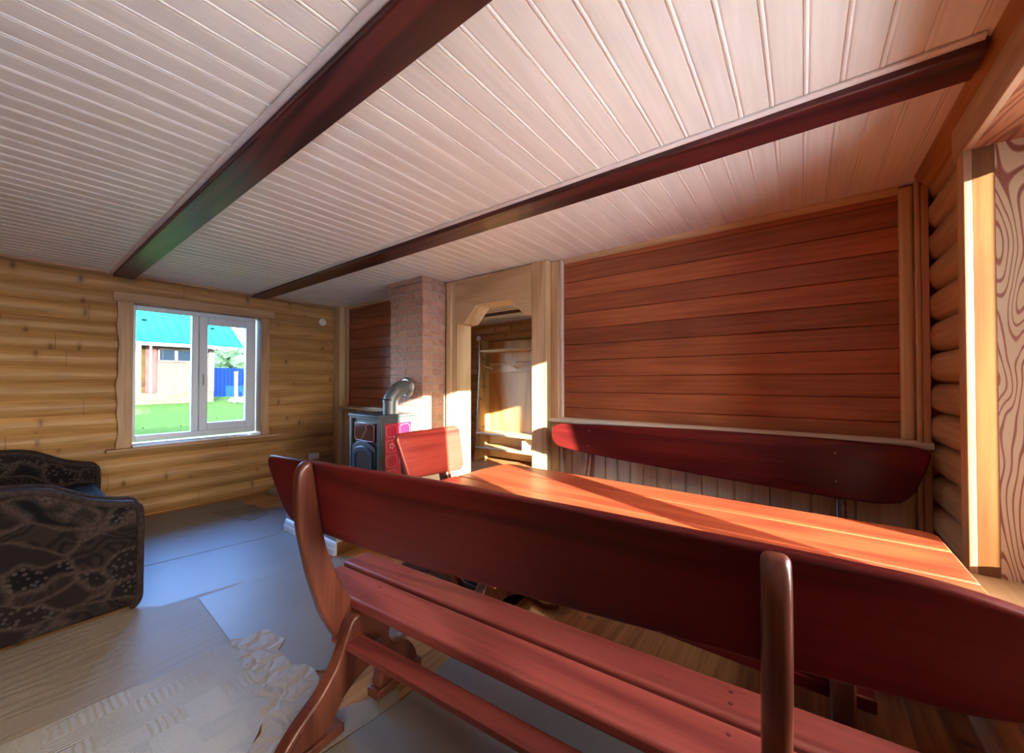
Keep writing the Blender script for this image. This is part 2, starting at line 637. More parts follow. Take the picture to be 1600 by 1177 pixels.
def glass_material():
    T = NT('window glass')
    tr = T.n('BsdfTransparent')
    tr.inputs[0].default_value = (.96, .98, .97, 1)
    gl = T.n('BsdfGlossy')
    gl.inputs['Roughness'].default_value = .01
    mx = T.n('MixShader')
    fr = T.n('Fresnel')
    fr.inputs['IOR'].default_value = 1.35
    T.t.links.new(fr.outputs[0], mx.inputs[0])
    T.t.links.new(tr.outputs[0], mx.inputs[1])
    T.t.links.new(gl.outputs[0], mx.inputs[2])
    T.t.links.new(mx.outputs[0], T.out.inputs[0])
    return T.m


M['glass'] = glass_material()
M['grass'] = None


def grass_material():
    T = NT('grass ground')
    co = T.obj()
    a = T.noise(co, 1.3, 5, .6)
    b = T.noise(co, 14, 5, .7)
    c = T.mix(T.remap(b, .3, .7), (.010, .030, .008), (.042, .080, .024))
    c = T.mix(T.remap(a, .5, .75, 0, .6), c, (.035, .066, .012))
    T.set(**{'Base Color': c, 'Roughness': .95, 'Specular IOR Level': 0.0})
    T.bump(b, 1.0, .12)
    return T.m


M['grass'] = grass_material()
M['leaf'] = plain('tree foliage', (.022, .048, .030), .8, noise=.5, nscale=5, bump=.6, spec=.05)
M['bark'] = plain('bark', (.10, .07, .05), .9, noise=.3, spec=.05)
M['roof'] = plain('turquoise metal roofing', (.0006, .10, .097), .35, spec=.05)
M['wall_pink'] = plain('pale pink house wall', (.042, .031, .029), .8, noise=.04, spec=.05)
M['wall_slat'] = wood('straw house siding', (.013, .008, .003), (.024, .016, .006), 'y', plank=('z', .25, 0), ring=.3, rough=.8, bump=0, spec=.05, var=.3)
M['trim_white'] = plain('white house trim', (.050, .048, .048), .6, spec=.05)
M['trim_red'] = plain('peeling red and white trim', (.042, .020, .022), .7, noise=.3, nscale=4, spec=.05)
M['found'] = plain('house foundation', (.040, .036, .027), .9, noise=.15, nscale=3, spec=.05)
M['pane_dark'] = plain('dark house pane', (.003, .008, .016), .3, spec=.03)
M['fence'] = plain('blue metal fence', (.0006, .016, .10), .5, spec=.05)
M['debris'] = plain('grey timber scraps', (.30, .28, .27), .8, noise=.4, nscale=3, spec=.05)

# ------------------------------------------------------------ room shell
XW, XE, YP, YF, YS, ZC = -5.08, 0.50, 2.80, 2.70, -1.70, 2.31
HX0, HY0, HY1 = -5.08, 2.92, 5.10        # hall behind the doorway

struct(MB().box(-5.4, 0.95, YS - .2, 5.4, -.25, 0).build('floor', M['floor'], smooth=False))

# ceiling: boards running north-south, each with chamfered edges and a thin bead
prof = []
x = XW - .05
w = .098
k = math.floor((x - .008) / w)
xs = [.008 + (k + i) * w for i in range(60)]
for x0 in xs:
    if x0 > XE + .1:
        break
    prof += [(x0, ZC + .004), (x0 + .002, ZC), (x0 + .007, ZC - .0012), (x0 + .012, ZC), (x0 + .0135, ZC + .0022), (x0 + .018, ZC + .0005), (x0 + .022, ZC), (x0 + w - .0015, ZC), (x0 + w - .0005, ZC + .004)]
b = MB().strip(prof, XZ, YS - .1, HY1 + .1)
b.box(-5.4, 0.95, YS - .2, 5.4, ZC + .04, ZC + .3)
struct(b.build('ceiling', M['ceil'], smooth=False))


def log_prof(z0, z1, per, off, depth, base, n=9, power=2.0):
    """profile (distance from the wall line, z): rounded courses"""
    pts = []
    z = z0
    step = per / n
    zs = set([z0, z1])
    i = math.floor((z0 - off) / per)
    while off + i * per < z1:
        for j in range(n):
            zz = off + i * per + j * step
            if z0 < zz < z1:
                zs.add(zz)
        i += 1
    for z in sorted(zs):
        t = ((z - off) / per) % 1.0
        s = abs(2 * t - 1)
        d = depth * (max(0, 1 - s ** power)) ** (.5 if power > 2.5 else 1)
        pts.append((base + d, z))
    return pts


# west wall of log siding with the window opening
WY0, WY1, WZ0, WZ1 = .735, 1.82, .695, 2.045
b = MB()
for (y0, y1, z0, z1) in ((YS - .1, WY0, 0, ZC + .02), (WY1, 3.0, 0, ZC + .02), (WY0, WY1, 0, WZ0), (WY0, WY1, WZ1, ZC + .02)):
    pr = log_prof(z0, z1, .142, .008, .028, XW - .028)
    b.strip(pr, lambda p, q, t: (p, t, q), y0, y1)
    b.box(-5.28, XW - .03, y0, y1, z0, z1)
struct(b.build('wall_left', M['log'], ang=40))

# south wall (behind the camera)
struct(MB().box(XW - .2, XE + .4, YS - .15, YS, 0, ZC + .02).build('wall_front', M['panel'], smooth=False))

# east wall of round logs with the window opening
EY0, EY1, EZ0, EZ1 = .70, 2.05, .63, 2.118
b = MB()
SY0, SY1 = -1.40, -.20
for (y0, y1, z0, z1) in ((YS - .1, SY0, 0, ZC + .02), (SY1, EY0, 0, ZC + .02), (SY0, SY1, 0, EZ0 - .03), (SY0, SY1, EZ1 + .02, ZC + .02), (EY1 + .03, 2.97, 0, ZC + .02), (EY0, EY1 + .03, 0, EZ0 - .03), (EY0, EY1 + .03, EZ1 + .02, ZC + .02)):
    pr = log_prof(z0, z1, .151, .087, .06, 0, n=16, power=2.6)
    b.strip([(XE + .06 - p, q) for p, q in pr], lambda p, q, t: (p, t, q), y0, y1)
    b.box(XE + .07, .90, y0, y1, z0, z1)
struct(b.build('wall_right', M['log_e'], ang=50))

# partition to the north with the doorway opening
DX0, DX1 = -2.724, -1.83
b = MB()
b.box(XW - .1, DX0 - .02, YP + .012, 2.89, 0, ZC + .02)
b.box(DX1 + .02, XE + .3, YP + .012, 2.89, 0, ZC + .02)
b.box(DX0 - .02, DX1 + .02, YP + .012, 2.89, 2.05, ZC + .02)
# upper boards: each with a chamfered edge
for (x0, x1) in ((-4.86, -3.38), (-1.60, .405)):
    pr = []
    z = .99
    zz = [.0615 + .128 * i for i in range(20)]
    for z0 in zz:
        z1 = z0 + .128
        if z1 < .97 or z0 > ZC:
            continue
        pr += [(YP + .010, max(z0, .95)), (YP + .001, max(z0, .95) + .005), (YP, max(z0, .95) + .012), (YP, min(z1, ZC) - .004), (YP + .004, min(z1, ZC) - .001)]
    b.strip(pr, lambda p, q, t: (t, p, q), x0, x1)
struct(b.build('wall_back', M['panel'], smooth=False))
# wainscot under the rail
pr = []
xx = -4.95
k0 = math.floor((-4.95 - .034) / .096)
for i in range(70):
    x0 = .034 + (k0 + i) * .096
    if x0 > .42:
        break
    if -2.95 < x0 < -1.63:
        continue
    pr.append([(x0, YP + .010), (x0 + .006, YP - .001), (x0 + .086, YP - .001), (x0 + .090, YP + .010), (x0 + .096, YP + .010)])
b = MB()
for q in pr:
    b.strip(q, XY, 0, .97)
struct(b.build('wainscot', M['wains'], smooth=False))

# hall behind the doorway
b = MB()
pr = log_prof(0, ZC + .02, .142, .008, .022, 0)
b.strip([(HY1 + .022 - p, q) for p, q in pr], lambda p, q, t: (t, p, q), HX0 - .1, .95)
b.box(HX0 - .3, .95, HY1 + .03, HY1 + .2, 0, ZC + .02)
struct(b.build('wall_hall_back', M['log_hall'], ang=40))
b = MB()
b.box(HX0 - .2, HX0, 2.9, 3.35, 0, ZC + .02).box(HX0 - .2, HX0, 4.55, HY1, 0, ZC + .02).box(HX0 - .2, HX0, 3.35, 4.55, 0, .7).box(HX0 - .2, HX0, 3.35, 4.55, 2.05, ZC + .02)
struct(b.build('wall_hall_left', M['log_hall'], smooth=False))
b = MB()
HWY0, HWY1 = 3.02, 3.50
b.box(.55, .90, 2.85, HWY0, 0, ZC + .02)
b.box(.55, .90, HWY1, HY1 + .1, 0, ZC + .02)
b.box(.55, .90, HWY0, HWY1, 0, .60)
b.box(.55, .90, HWY0, HWY1, 2.08, ZC + .02)
struct(b.build('wall_hall_right', M['log_hall'], smooth=False))
w5 = struct(empty('added_window_5', (HX0 - .12, 3.95, .7)))  # unseen window added to brighten the hall
b = MB()
for (a, c) in ((-.60, -.54), (-.035, .035), (.54, .60)):
    b.box(-.03, .03, a, c, 0, 1.35)
for (a, c) in ((-.54, -.035), (.035, .54)):
    b.box(-.03, .03, a, c, 0, .06).box(-.03, .03, a, c, 1.29, 1.35)
b.build('frame', M['pvc'], w5)
MB().box(-.004, .004, -.54, -.035, .06, 1.29).box(-.004, .004, .035, .54, .06, 1.29).build('glass_pane', M['glass'], w5)
w3 = struct(empty('window_3', (.86, (HWY0 + HWY1) / 2, .6)))
b = MB()
d = (HWY1 - HWY0) / 2
b.box(-.03, .03, -d, -d + .02, 0, 1.48).box(-.03, .03, d - .02, d, 0, 1.48).box(-.03, .03, -d + .02, d - .02, 0, .05).box(-.03, .03, -d + .02, d - .02, 1.46, 1.48)
b.build('frame', M['pvc'], w3)
MB().box(-.004, .004, -d + .02, d - .02, .05, 1.46).build('glass_pane', M['glass'], w3)

# ------------------------------------------------------------ ceiling beams
tb = []
for (y0, y1, lab) in ((.60, .745, 'dark red ceiling beam nearer the camera, running over the sofa side to above the left window'),
                      (1.715, 1.875, 'dark red ceiling beam nearer the stove, crossing above the table to the right wall')):
    r = tag(empty('ceiling_beam', (-2.3, (y0 + y1) / 2, 2.275)), lab, 'beam', 'ceiling beams')
    h = (y1 - y0) / 2
    MB().box(XW + 2.3, XE + 2.3 - .06, -h, h, -.004, .034).build('beam_timber', M['beam'], r, bevel=.006)
    bt = MB().prism(rounded([(-h - .024, .034), (-h - .023, .024), (-h - .006, .019), (-h, .020), (-h, .034)], .004, 2), YZ, XW + 2.3, XE + 2.3 - .07).build('edge_batten', M['ceil_trim'], r)
    bt['label'] = 'whitewashed batten along the beam'
    tb.append(r)

# ------------------------------------------------------------ trims of the room
n_trim = [0]


def trim(b, mat, **kw):
    n_trim[0] += 1
    return struct(b.build('trim_%d' % n_trim[0], mat, **kw))


# west-north corner boards
trim(MB().box(XW, -4.925, YF, YP, 0, ZC - .005), M['pine_z'], bevel=.004)
trim(MB().box(-4.925, -4.85, YP - .03, YP, .0, ZC - .005), M['pine_z'], bevel=.008)
# right side of the big panel: three stepped uprights
trim(MB().box(.400, .452, YP - .035, YP + .01, 0, ZC - .012), M['pine_z'], bevel=.012)
trim(MB().box(.453, .473, YP - .055, YP + .01, 0, ZC - .003), M['pine_z'], bevel=.006)
trim(MB().box(.474, .500, YP - .060, YP + .01, 0, ZC - .03), M['case_z'], bevel=.002)
# batten left of the big panel and cornice pieces
trim(MB().box(-1.60, -1.578, YP - .028, YP + .01, 0, ZC - .004), M['rail'], bevel=.006)
trim(MB().prism([(YP, ZC), (YP - .028, ZC), (YP - .026, ZC - .012), (YP - .006, ZC - .034), (YP, ZC - .036)], YZ, -1.578, .400), M['pine_x'])
trim(MB().prism([(YP, ZC), (YP - .028, ZC), (YP - .026, ZC - .012), (YP - .006, ZC - .034), (YP, ZC - .036)], YZ, -4.85, -3.43), M['pine_x'])
trim(MB().prism([(XE, ZC), (XE - .055, ZC), (XE - .050, ZC - .02), (XE - .01, ZC - .06), (XE + .05, ZC - .07), (XE + .05, ZC)], XZ, YS, 2.70), M['orange_trim'])
trim(MB().prism([(XW - .01, ZC), (XW + .035, ZC), (XW + .03, ZC - .015), (XW + .006, ZC - .03), (XW - .01, ZC - .03)], XZ, YS, 2.70), M['case_y'])
# chair rail on the big panel with its rounded end at the log wall
trim(MB().prism(rounded([(YP + .01, .965), (YP - .075, .965), (YP - .08, .995), (YP - .02, 1.005), (YP + .01, 1.005)], .008, 3), YZ, -1.72, .505), M['rail'])

# door frame (door_1 is an open doorway with a cut-cornered head)
d1 = struct(empty('door_1', ((DX0 + DX1) / 2, YF, 0)))
cx = (DX0 + DX1) / 2
hd = [(-2.75, 1.865), (DX0, 1.865), (-2.628, 1.869), (-2.468, 2.026), (-2.063, 2.026), (-1.917, 1.878), (-1.83, 1.878), (-1.82, ZC - .012), (-2.75, ZC - .012)]
MB().prism([(p - cx, q) for p, q in hd], XZ, 0, .20).build('head_board', M['pine_x'], d1, bevel=.003)
MB().box(-2.795 - cx, DX0 - cx, .002, .20, 0, ZC - .012).build('jamb', M['pine_z'], d1, bevel=.002)
MB().box(-1.83 - cx, -1.685 - cx, -.006, .20, 0, ZC - .004).build('jamb', M['pine_z'], d1, bevel=.004)
MB().box(-2.872 - cx, -2.797 - cx, -.012, .10, 0, ZC - .014).build('casing', M['pine_z'], d1, bevel=.01)
MB().box(-1.684 - cx, -1.602 - cx, .060, .115, 0, ZC - .004).build('casing', M['pine_z'], d1, bevel=.012)

# ------------------------------------------------------------ left window
w1 = struct(empty('window_1', (XW, (WY0 + WY1) / 2, WZ0)))
oy = (WY0 + WY1) / 2


def wbox(b, y0, y1, z0, z1, x0=-.155, x1=-.09):
    return b.box(x0, x1, y0 - oy, y1 - oy, z0 - WZ0, z1 - WZ0)


b = MB()
fy0, fy1, fz0, fz1 = .738, 1.80, .715, 2.045
wbox(b, fy0, fy0 + .035, fz0, fz1)
wbox(b, fy1 - .03, fy1, fz0, fz1)
wbox(b, fy0 + .035, fy1 - .03, fz0, fz0 + .055)
wbox(b, fy0 + .035, fy1 - .03, fz1 - .045, fz1)
wbox(b, 1.205, 1.262, fz0 + .055, fz1 - .045)
b.build('frame', M['pvc'], w1, bevel=.006)
wbox(MB(), .773, 1.205, .770, 2.0, -.128, -.120).build('glass_pane', M['glass'], w1)
sash = MB()
sy0, sy1, sz0, sz1 = 1.262, 1.772, .768, 2.003
wbox(sash, sy0, sy0 + .075, sz0, sz1, -.14, -.07)
wbox(sash, sy1 - .075, sy1, sz0, sz1, -.14, -.07)
wbox(sash, sy0 + .075, sy1 - .075, sz0, sz0 + .085, -.14, -.07)
wbox(sash, sy0 + .075, sy1 - .075, sz1 - .085, sz1, -.14, -.07)
so = sash.build('sash', M['pvc'], w1, bevel=.008)
wbox(MB(), sy0 + .075, sy1 - .075, sz0 + .085, sz1 - .085, -.116, -.108).build('glass_pane', M['glass'], so)
hb = MB()
wbox(hb, 1.290, 1.312, 1.33, 1.40, -.07, -.06)
hb.tube([(-.06, 1.301 - oy, 1.375 - WZ0), (-.035, 1.301 - oy, 1.375 - WZ0), (-.03, 1.301 - oy, 1.365 - WZ0), (-.03, 1.301 - oy, 1.26 - WZ0)], [.008, .008, .0095, .008])
hb.build('handle', M['white_plastic'], so)
st = MB()
wbox(st, .815, .855, 1.90, 1.918, -.120, -.118)
wbox(st, 1.10, 1.108, 1.855, 1.863, -.120, -.118)
wbox(st, .83, .84, .835, .845, -.120, -.118)
wbox(st, 1.12, 1.13, .83, .84, -.120, -.118)
st.build('sticker', M['sticker'], w1)
st = MB()
wbox(st, 1.365, 1.40, 1.872, 1.89, -.108, -.106)
wbox(st, 1.64, 1.648, 1.878, 1.886, -.108, -.106)
wbox(st, 1.43, 1.44, .885, .893, -.108, -.106)
wbox(st, 1.60, 1.61, .885, .893, -.108, -.106)
st.build('sticker', M['sticker'], so)
# reveal boards, casing, sill
b = MB()
wbox(b, WY1 - .001, WY1 + .015, WZ0, WZ1, -.16, .028)
b.build('reveal_board', M['case_z'], w1)
b = MB()
wbox(b, WY0 - .015, WY0 + .002, WZ0, WZ1, -.16, .028)
b.build('reveal_board', M['case_z'], w1)
b = MB()
wbox(b, WY0, WY1, WZ1 - .002, WZ1 + .015, -.16, .028)
b.build('reveal_board', M['case_y'], w1)
# scribed left casing with a wavy outer edge
b = MB()
outer = []
for i in range(33):
    z = WZ0 - .02 + (WZ1 + .02 - WZ0) * i / 32
    outer.append((.634 + .006 * math.sin(z * 9) + .005 * math.sin(z * 23 + 1) - oy, z - WZ0))
b.prism(outer + [(.727 - oy, WZ1 - WZ0), (.727 - oy, -.02)], YZ, .0, .03)
b.build('casing', M['case_z'], w1, bevel=.003)
b = MB()
wbox(b, 1.832, 1.905, WZ0 - .02, WZ1, 0, .03)
b.build('casing', M['case_z'], w1, bevel=.004)
b = MB()
wbox(b, .600, 1.955, WZ1, 2.135, 0, .034)
b.build('casing', M['case_y'], w1, bevel=.004)
b = MB()
wbox(b, .565, 2.0, .648, .678, -.05, .075)
b.build('sill', M['case_y'], w1, bevel=.006)
b = MB()
wbox(b, WY0 + .003, WY1 - .003, .678, .694, -.12, .05)
b.build('sill_cover', M['pvc'], w1, bevel=.004)

# ------------------------------------------------------------ right window (only its reveal is inside the picture)
w2 = struct(empty('window_2', (XE, 1.375, EZ0)))
oy2 = 1.375


def ebox(b, x0, x1, y0, y1, z0, z1):
    return b.box(x0 - XE, x1 - XE, y0 - oy2, y1 - oy2, z0 - EZ0, z1 - EZ0)


FX0, FX1 = .83, .89
b = MB()
for (y0, y1) in ((EY0 + .001, .785), (1.145, 1.312), (1.772, 1.896), (1.937, 2.055)):
    ebox(b, FX0, FX1, y0, y1, EZ0, 2.20)
for (y0, y1) in ((.785, 1.145), (1.312, 1.772), (1.896, 1.937)):
    ebox(b, FX0, FX1, y0, y1, EZ0, .748)
    ebox(b, FX0, FX1, y0, y1, 2.112, 2.20)
b.build('frame', M['pvc'], w2, bevel=.006)
b = MB()
for (y0, y1) in ((.785, 1.145), (1.312, 1.772), (1.896, 1.937)):
    ebox(b, .855, .862, y0, y1, .748, 2.112)
b.build('glass_pane', M['glass'], w2)
b = MB()
ebox(b, .532, .90, EY1, EY1 + .03, EZ0 - .02, EZ1)
b.build('reveal_board', M['figured'], w2)
b = MB()
ebox(b, .481, .532, EY1, EY1 + .03, EZ0 - .02, EZ1)
b.build('reveal_edge', M['honey'], w2)
b = MB()
ebox(b, .481, .90, EY0 - .03, EY0, EZ0 - .02, EZ1)
b.build('reveal_board', M['figured'], w2)
b = MB()
ebox(b, .481, .83, EY0, EY1, EZ1, EZ1 + .025)
b.build('lintel_board', M['lintel'], w2)
b = MB()
ebox(b, .455, .83, EY0, EY1, EZ0 - .03, EZ0)
b.build('sill', M['sill'], w2, bevel=.003)
b = MB()
ebox(b, .459, .481, EY1, EY1 + .072, EZ0 - .05, EZ1)
b.build('casing', M['case_z'], w2, bevel=.002)
b = MB()
ebox(b, .459, .481, EY0 - .072, EY0, EZ0 - .05, EZ1)
b.build('casing', M['case_z'], w2, bevel=.002)
b = MB()
b.prism([(-.75 - .05, .0), (.72, .0), (.775, -.005), (.80, .045), (.80, .13), (-.80, .13)], lambda p, q, t: (t - XE, p, q + EZ1 - EZ0), .459, .483)
b.build('casing', M['case_y'], w2, bevel=.003)

# unseen window added beside the camera to let in more sky light
w4 = struct(empty('added_window_4', (XE, (SY0 + SY1) / 2, EZ0)))
d = (SY1 - SY0) / 2
b = MB()
for (a, c) in ((-d, -d + .07), (-.07, .07), (d - .07, d)):
    b.box(FX0 - XE, FX1 - XE, a, c, 0, 1.50)
for (a, c) in ((-d + .07, -.07), (.07, d - .07)):
    b.box(FX0 - XE, FX1 - XE, a, c, 0, .08).box(FX0 - XE, FX1 - XE, a, c, 1.43, 1.50)
b.build('frame', M['pvc'], w4, bevel=.006)
MB().box(.355, .362, -d + .07, -.07, .08, 1.43).box(.355, .362, .07, d - .07, .08, 1.43).build('glass_pane', M['glass'], w4)
for sg in (-1, 1):
    MB().box(-.019, .39, sg * d - .012, sg * d + .012, -.02, 1.49).build('reveal_board', M['figured'], w4)
    MB().box(-.041, -.019, sg * (d + .04) - .04, sg * (d + .04) + .04, -.05, 1.49).build('casing', M['case_z'], w4, bevel=.002)
MB().box(-.019, .33, -d + .013, d - .013, 1.488, 1.51).build('lintel_board', M['lintel'], w4)
MB().box(-.045, .33, -d + .013, d - .013, -.03, 0).build('sill', M['sill'], w4, bevel=.003)

# ------------------------------------------------------------ chimney
ch = tag(empty('brick_chimney', (-3.145, 2.41, 0)), 'red brick chimney standing between the stove and the doorway', 'chimney')
cw, cd = .255, .30
bm = MB()
bm.box(-cw + .006, cw - .006, .006, cd - .006, .46, ZC - .003)
bm.build('mortar_core', M['mortar'], ch, smooth=False)
bk = MB()
zc = .46
row = 0
while zc < ZC - .02:
    top = min(zc + .065, ZC - .003)
    e = .022 if top > ZC - .09 else 0
    J = lambda: random.uniform(-.002, .002)
    cuts = [(-cw, -cw + .115), (-cw + .125, .02), (.03, cw)] if row % 2 else [(-cw, -.005), (.005, cw)]
    if row % 2 == 0 and row % 4 == 2:
        cuts = [(-cw, -cw + .07), (-cw + .08, cw - .13), (cw - .12, cw)]
    for (a, c) in cuts:
        a2 = a - (e if a == -cw else 0)
        c2 = c + (e * .3 if c == cw else 0)
        bk.box(a2 + J() * .3, c2 + J() * .3, -e * .6 + J(), .115, zc + J() * .5, top + J() * .5)
    last = cuts[-1]
    if row % 2:
        bk.box(cw - .11, cw + e * .3 + J(), .126, cd - .002, zc, top)
    else:
        bk.box(cw - .11, cw + e * .3 + J(), .126, .20, zc, top)
        bk.box(cw - .11, cw + e * .3 + J(), .21, cd - .002, zc, top)
    bk.box(-cw - e, -cw + .11, .126, cd - .002, zc, top)
    zc += .075
    row += 1
bk.build('brickwork', M['brick'], ch, bevel=.004, seg=1, smooth=False)
pb = MB().box(-cw - .015, cw + .02, -.02, cd - .002, 0, .46).build('plinth', M['hearth_side'], ch, bevel=.004)
pb['label'] = 'pale plastered chimney base'

# hearth platform
hp = tag(empty('hearth_platform', (-3.2, 1.92, 0)), 'low pale hearth platform with moulded skirting under the stove', 'hearth')
MB().box(-.42, .395, -.40, .46, 0, .235).build('body', M['hearth_side'], hp)
MB().box(-.425, .402, -.408, -.401, .10, .237).build('front_face', M['hearth_grey'], hp)
MB().prism(rounded([(-.402, 0), (-.430, 0), (-.430, .045), (-.422, .055), (-.424, .065), (-.416, .085), (-.402, .10)], .003, 2), YZ, -.43, .41).build('skirting', M['pvc'], hp)
MB().prism(rounded([(.395, 0), (.412, 0), (.412, .06), (.405, .08), (.395, .085)], .003, 2), XZ, -.40, .46).build('skirting', M['honey'], hp)

# stove
stv = tag(empty('wood_stove', (-3.19, 2.18, .2355)), 'grey wood burning stove with crimson tiles in front of the brick chimney', 'stove')
zb = .235
hw, hd_ = .24, .20
b = MB()
b.box(-hw, hw, -hd_ + .025, hd_, .04, .975 - zb)
b.box(-hw, -hw + .035, -hd_, -hd_ + .025, .04, .975 - zb)
b.box(hw - .035, hw, -hd_, -hd_ + .025, .04, .975 - zb)
b.box(-hw + .035, hw - .035, -hd_, -hd_ + .025, .955 - zb, .975 - zb)
b.build('body', M['steel'], stv, bevel=.004)
MB().prism(rounded([(-hw - .006, -hd_ - .01), (hw + .006, -hd_ - .01), (hw + .006, hd_), (-hw - .006, hd_)], .012, 3), XY, .975 - zb, .998 - zb).build('top_plate', M['steel'], stv, bevel=.004)
for sx in (-1, 1):
    for sy in (-1, 1):
        MB().box(sx * .2 - .02, sx * .2 + .02, sy * .16 - .02, sy * .16 + .02, 0, .04).build('foot', M['iron'], stv)


def octa(x0, x1, z0, z1, c):
    return [(x0 + c, z0), (x1 - c, z0), (x1, z0 + c), (x1, z1 - c), (x1 - c, z1), (x0 + c, z1), (x0, z1 - c), (x0, z0 + c)]


for r_ in range(5):
    for c_ in range(2):
        y0 = -.145 + c_ * .141
        z1 = .922 - zb - r_ * .135
        z0 = z1 - .133
        if z0 < .0:
            z0 = .0
            continue
        t = MB().box(hw, hw + .008, y0, y0 + .139, z0, z1).build('side_tile', M['tile'], stv, bevel=.003)
        ln = MB()
        oc = octa(y0 + .014, y0 + .125, z0 + .014, z1 - .014, .022)
        for a, c in zip(oc, oc[1:] + oc[:1]):
            ln.tube([(hw + .0085, *a), (hw + .0085, *c)], .0016, 5)
        if r_ == 1:
            for q in range(5):
                an = q * 1.2566
                ln.ball((hw + .009, y0 + .07 + .02 * math.cos(an), (z0 + z1) / 2 + .02 * math.sin(an)), .011, 1, (.4, 1, 1))
        ln.build('glaze_line', M['tile_line'], t)
# front: upper tile, arched door
ft = MB().box(-.165, .165, -hd_ + .006, -hd_ + .026, .75 - zb, .925 - zb).build('front_tile', M['tile_dark'], stv, bevel=.003)
ln = MB()
oc = octa(-.155, .155, .760 - zb, .915 - zb, .03)
for a, c in zip(oc, oc[1:] + oc[:1]):
    ln.tube([(a[0], -hd_ + .005, a[1]), (c[0], -hd_ + .005, c[1])], .002, 5)
ln.tube([(.06, -hd_ + .005, .915 - zb), (.02, -hd_ + .005, .885 - zb), (.035, -hd_ + .005, .865 - zb), (-.02, -hd_ + .005, .80 - zb), (-.05, -hd_ + .005, .765 - zb)], .002, 5)
ln.build('glaze_line', M['tile_line'], ft)


def arch(w, ztop, rise, z0):
    p = [(-w, z0), (w, z0)]
    for i in range(13):
        t = 1 - 2 * i / 12
        p.append((w * t, ztop - rise * t * t))
    return p


dr = MB().prism(arch(.185, .755 - zb, .05, .30 - zb), XZ, -hd_ - .004, -hd_ + .024).build('door', M['iron'], stv, bevel=.004)
a_o = arch(.150, .715 - zb, .045, .33 - zb)[2:]
a_i = arch(.118, .665 - zb, .035, .33 - zb)[2:]
MB().prism([(.150, .33 - zb)] + a_o + [(-.150, .33 - zb), (-.118, .33 - zb)] + a_i[::-1] + [(.118, .33 - zb)], XZ, -hd_ - .018, -hd_ - .004).build('door_arch', M['door_trim'], dr, bevel=.006)
MB().prism(arch(.117, .664 - zb, .035, .33 - zb), XZ, -hd_ - .008, -hd_ - .0045).build('door_glass', M['stove_glass'], dr)
hb = MB().tube([(-.20, -hd_ - .005, .50 - zb), (-.20, -hd_ - .05, .50 - zb), (-.14, -hd_ - .055, .50 - zb)], .011)
hb.build('door_handle', M['iron'], dr)

# flue pipe
fp = tag(empty('flue_pipe', (-3.10, 2.20, .998)), 'grey elbow flue pipe rising from the stove top into the brick chimney', 'pipe')
R_ = .068
b = MB()
b.tube([(0, 0, 0), (0, 0, .115)], R_, 28)
b.tube([(0, 0, .105), (0, .0, .116), (0, .0, .117), (0, .0, .126)], [R_ + .004] * 4, 28)
b.build('lower_pipe', M['pipe'], fp)
MB().tube([(0, 0, .118), (0, .006, .135), (0, .05, .19), (0, .075, .215)], R_ + .001, 28).build('elbow_segment', M['pipe'], fp)
MB().tube([(0, .068, .208), (0, .075, .214), (0, .12, .24), (0, .203, .246)], R_ + .003, 28).build('elbow_segment', M['pipe'], fp)
b = MB()
b.tube([(0, .165, .245), (0, .18, .245), (0, .195, .245), (0, .204, .245)], [R_ + .012, R_ + .03, R_ + .034, R_ + .022], 28)
b.build('foil_collar', M['foil'], fp)

# ledge beside the chimney (chair rail widened to a shelf)
ls = tag(empty('corner_shelf', (-4.3, YP, .95)), 'wooden corner ledge on the wall behind the stove', 'shelf')
MB().prism(rounded([(-.55, -.19), (.86, -.19), (.86, .0), (-.55, 0)], [.03, 0, 0, 0], 3), XY, .0, .026).build('board', M['pine_x'], ls, bevel=.008)
MB().prism([(-.13, -.001), (0, -.001), (0, -.12)], YZ, -.42, -.38).build('bracket', M['pine_z'], ls)
MB().prism([(-.13, -.001), (0, -.001), (0, -.12)], YZ, .40, .44).build('bracket', M['pine_z'], ls)
tag(MB().box(-4.28, -3.47, 2.63, 2.78, .976, .990).build('loose_plank', M['hall_low'], bevel=.002), 'pale loose plank lying on the corner ledge behind the stove', 'plank')
tag(MB().box(-4.56, -4.49, 2.68, 2.73, .976, .992).build('offcut_or_lit_floor', M['rack_slab'], bevel=.003), 'small wood offcut on the left end of the corner ledge', 'offcut')
trim(MB().box(-4.85, -4.70, YP - .07, YP, 0, .945), M['pine_z'], bevel=.006)

# ------------------------------------------------------------ wall fittings
v = tag(empty('vent_cover', (XW + .003, 2.545, 2.085)), 'round white vent cover high on the log wall right of the window', 'vent')
MB().cyl((0, 0, 0), (1, 0, 0), .048, .012, 32, .044).build('rim', M['white_plastic'], v, bevel=.003)
MB().cyl((.012, 0, 0), (1, 0, 0), .036, .004, 32, .034).build('plate', M['white_plastic'], v)
v = tag(empty('vent_cover', (-4.60, HY1 - .001, 2.06)), 'round white vent cover on the hall wall above the coat rack', 'vent')
MB().cyl((0, 0, 0), (0, -1, 0), .052, .012, 32, .048).build('rim', M['white_plastic'], v, bevel=.003)
MB().cyl((0, -.012, 0), (0, -1, 0), .038, .004, 32, .036).build('plate', M['white_plastic'], v)
s = tag(empty('power_socket', (XW + .001, 2.44, .33)), 'white double power socket low on the log wall behind the front bench', 'socket')
MB().box(0, .022, -.065, .065, -.037, .037).build('plate', M['white_plastic'], s, bevel=.006)
for dy in (-.03, .03):
    so_ = MB().cyl((.022, dy, 0), (1, 0, 0), .021, .003, 20).build('socket_face', M['white_plastic'], s)
    MB().cyl((.0252, dy - .009, 0), (1, 0, 0), .003, .001, 8).cyl((.0252, dy + .009, 0), (1, 0, 0), .003, .001, 8).build('socket_hole', M['iron'], so_)

# ------------------------------------------------------------ benches and chair


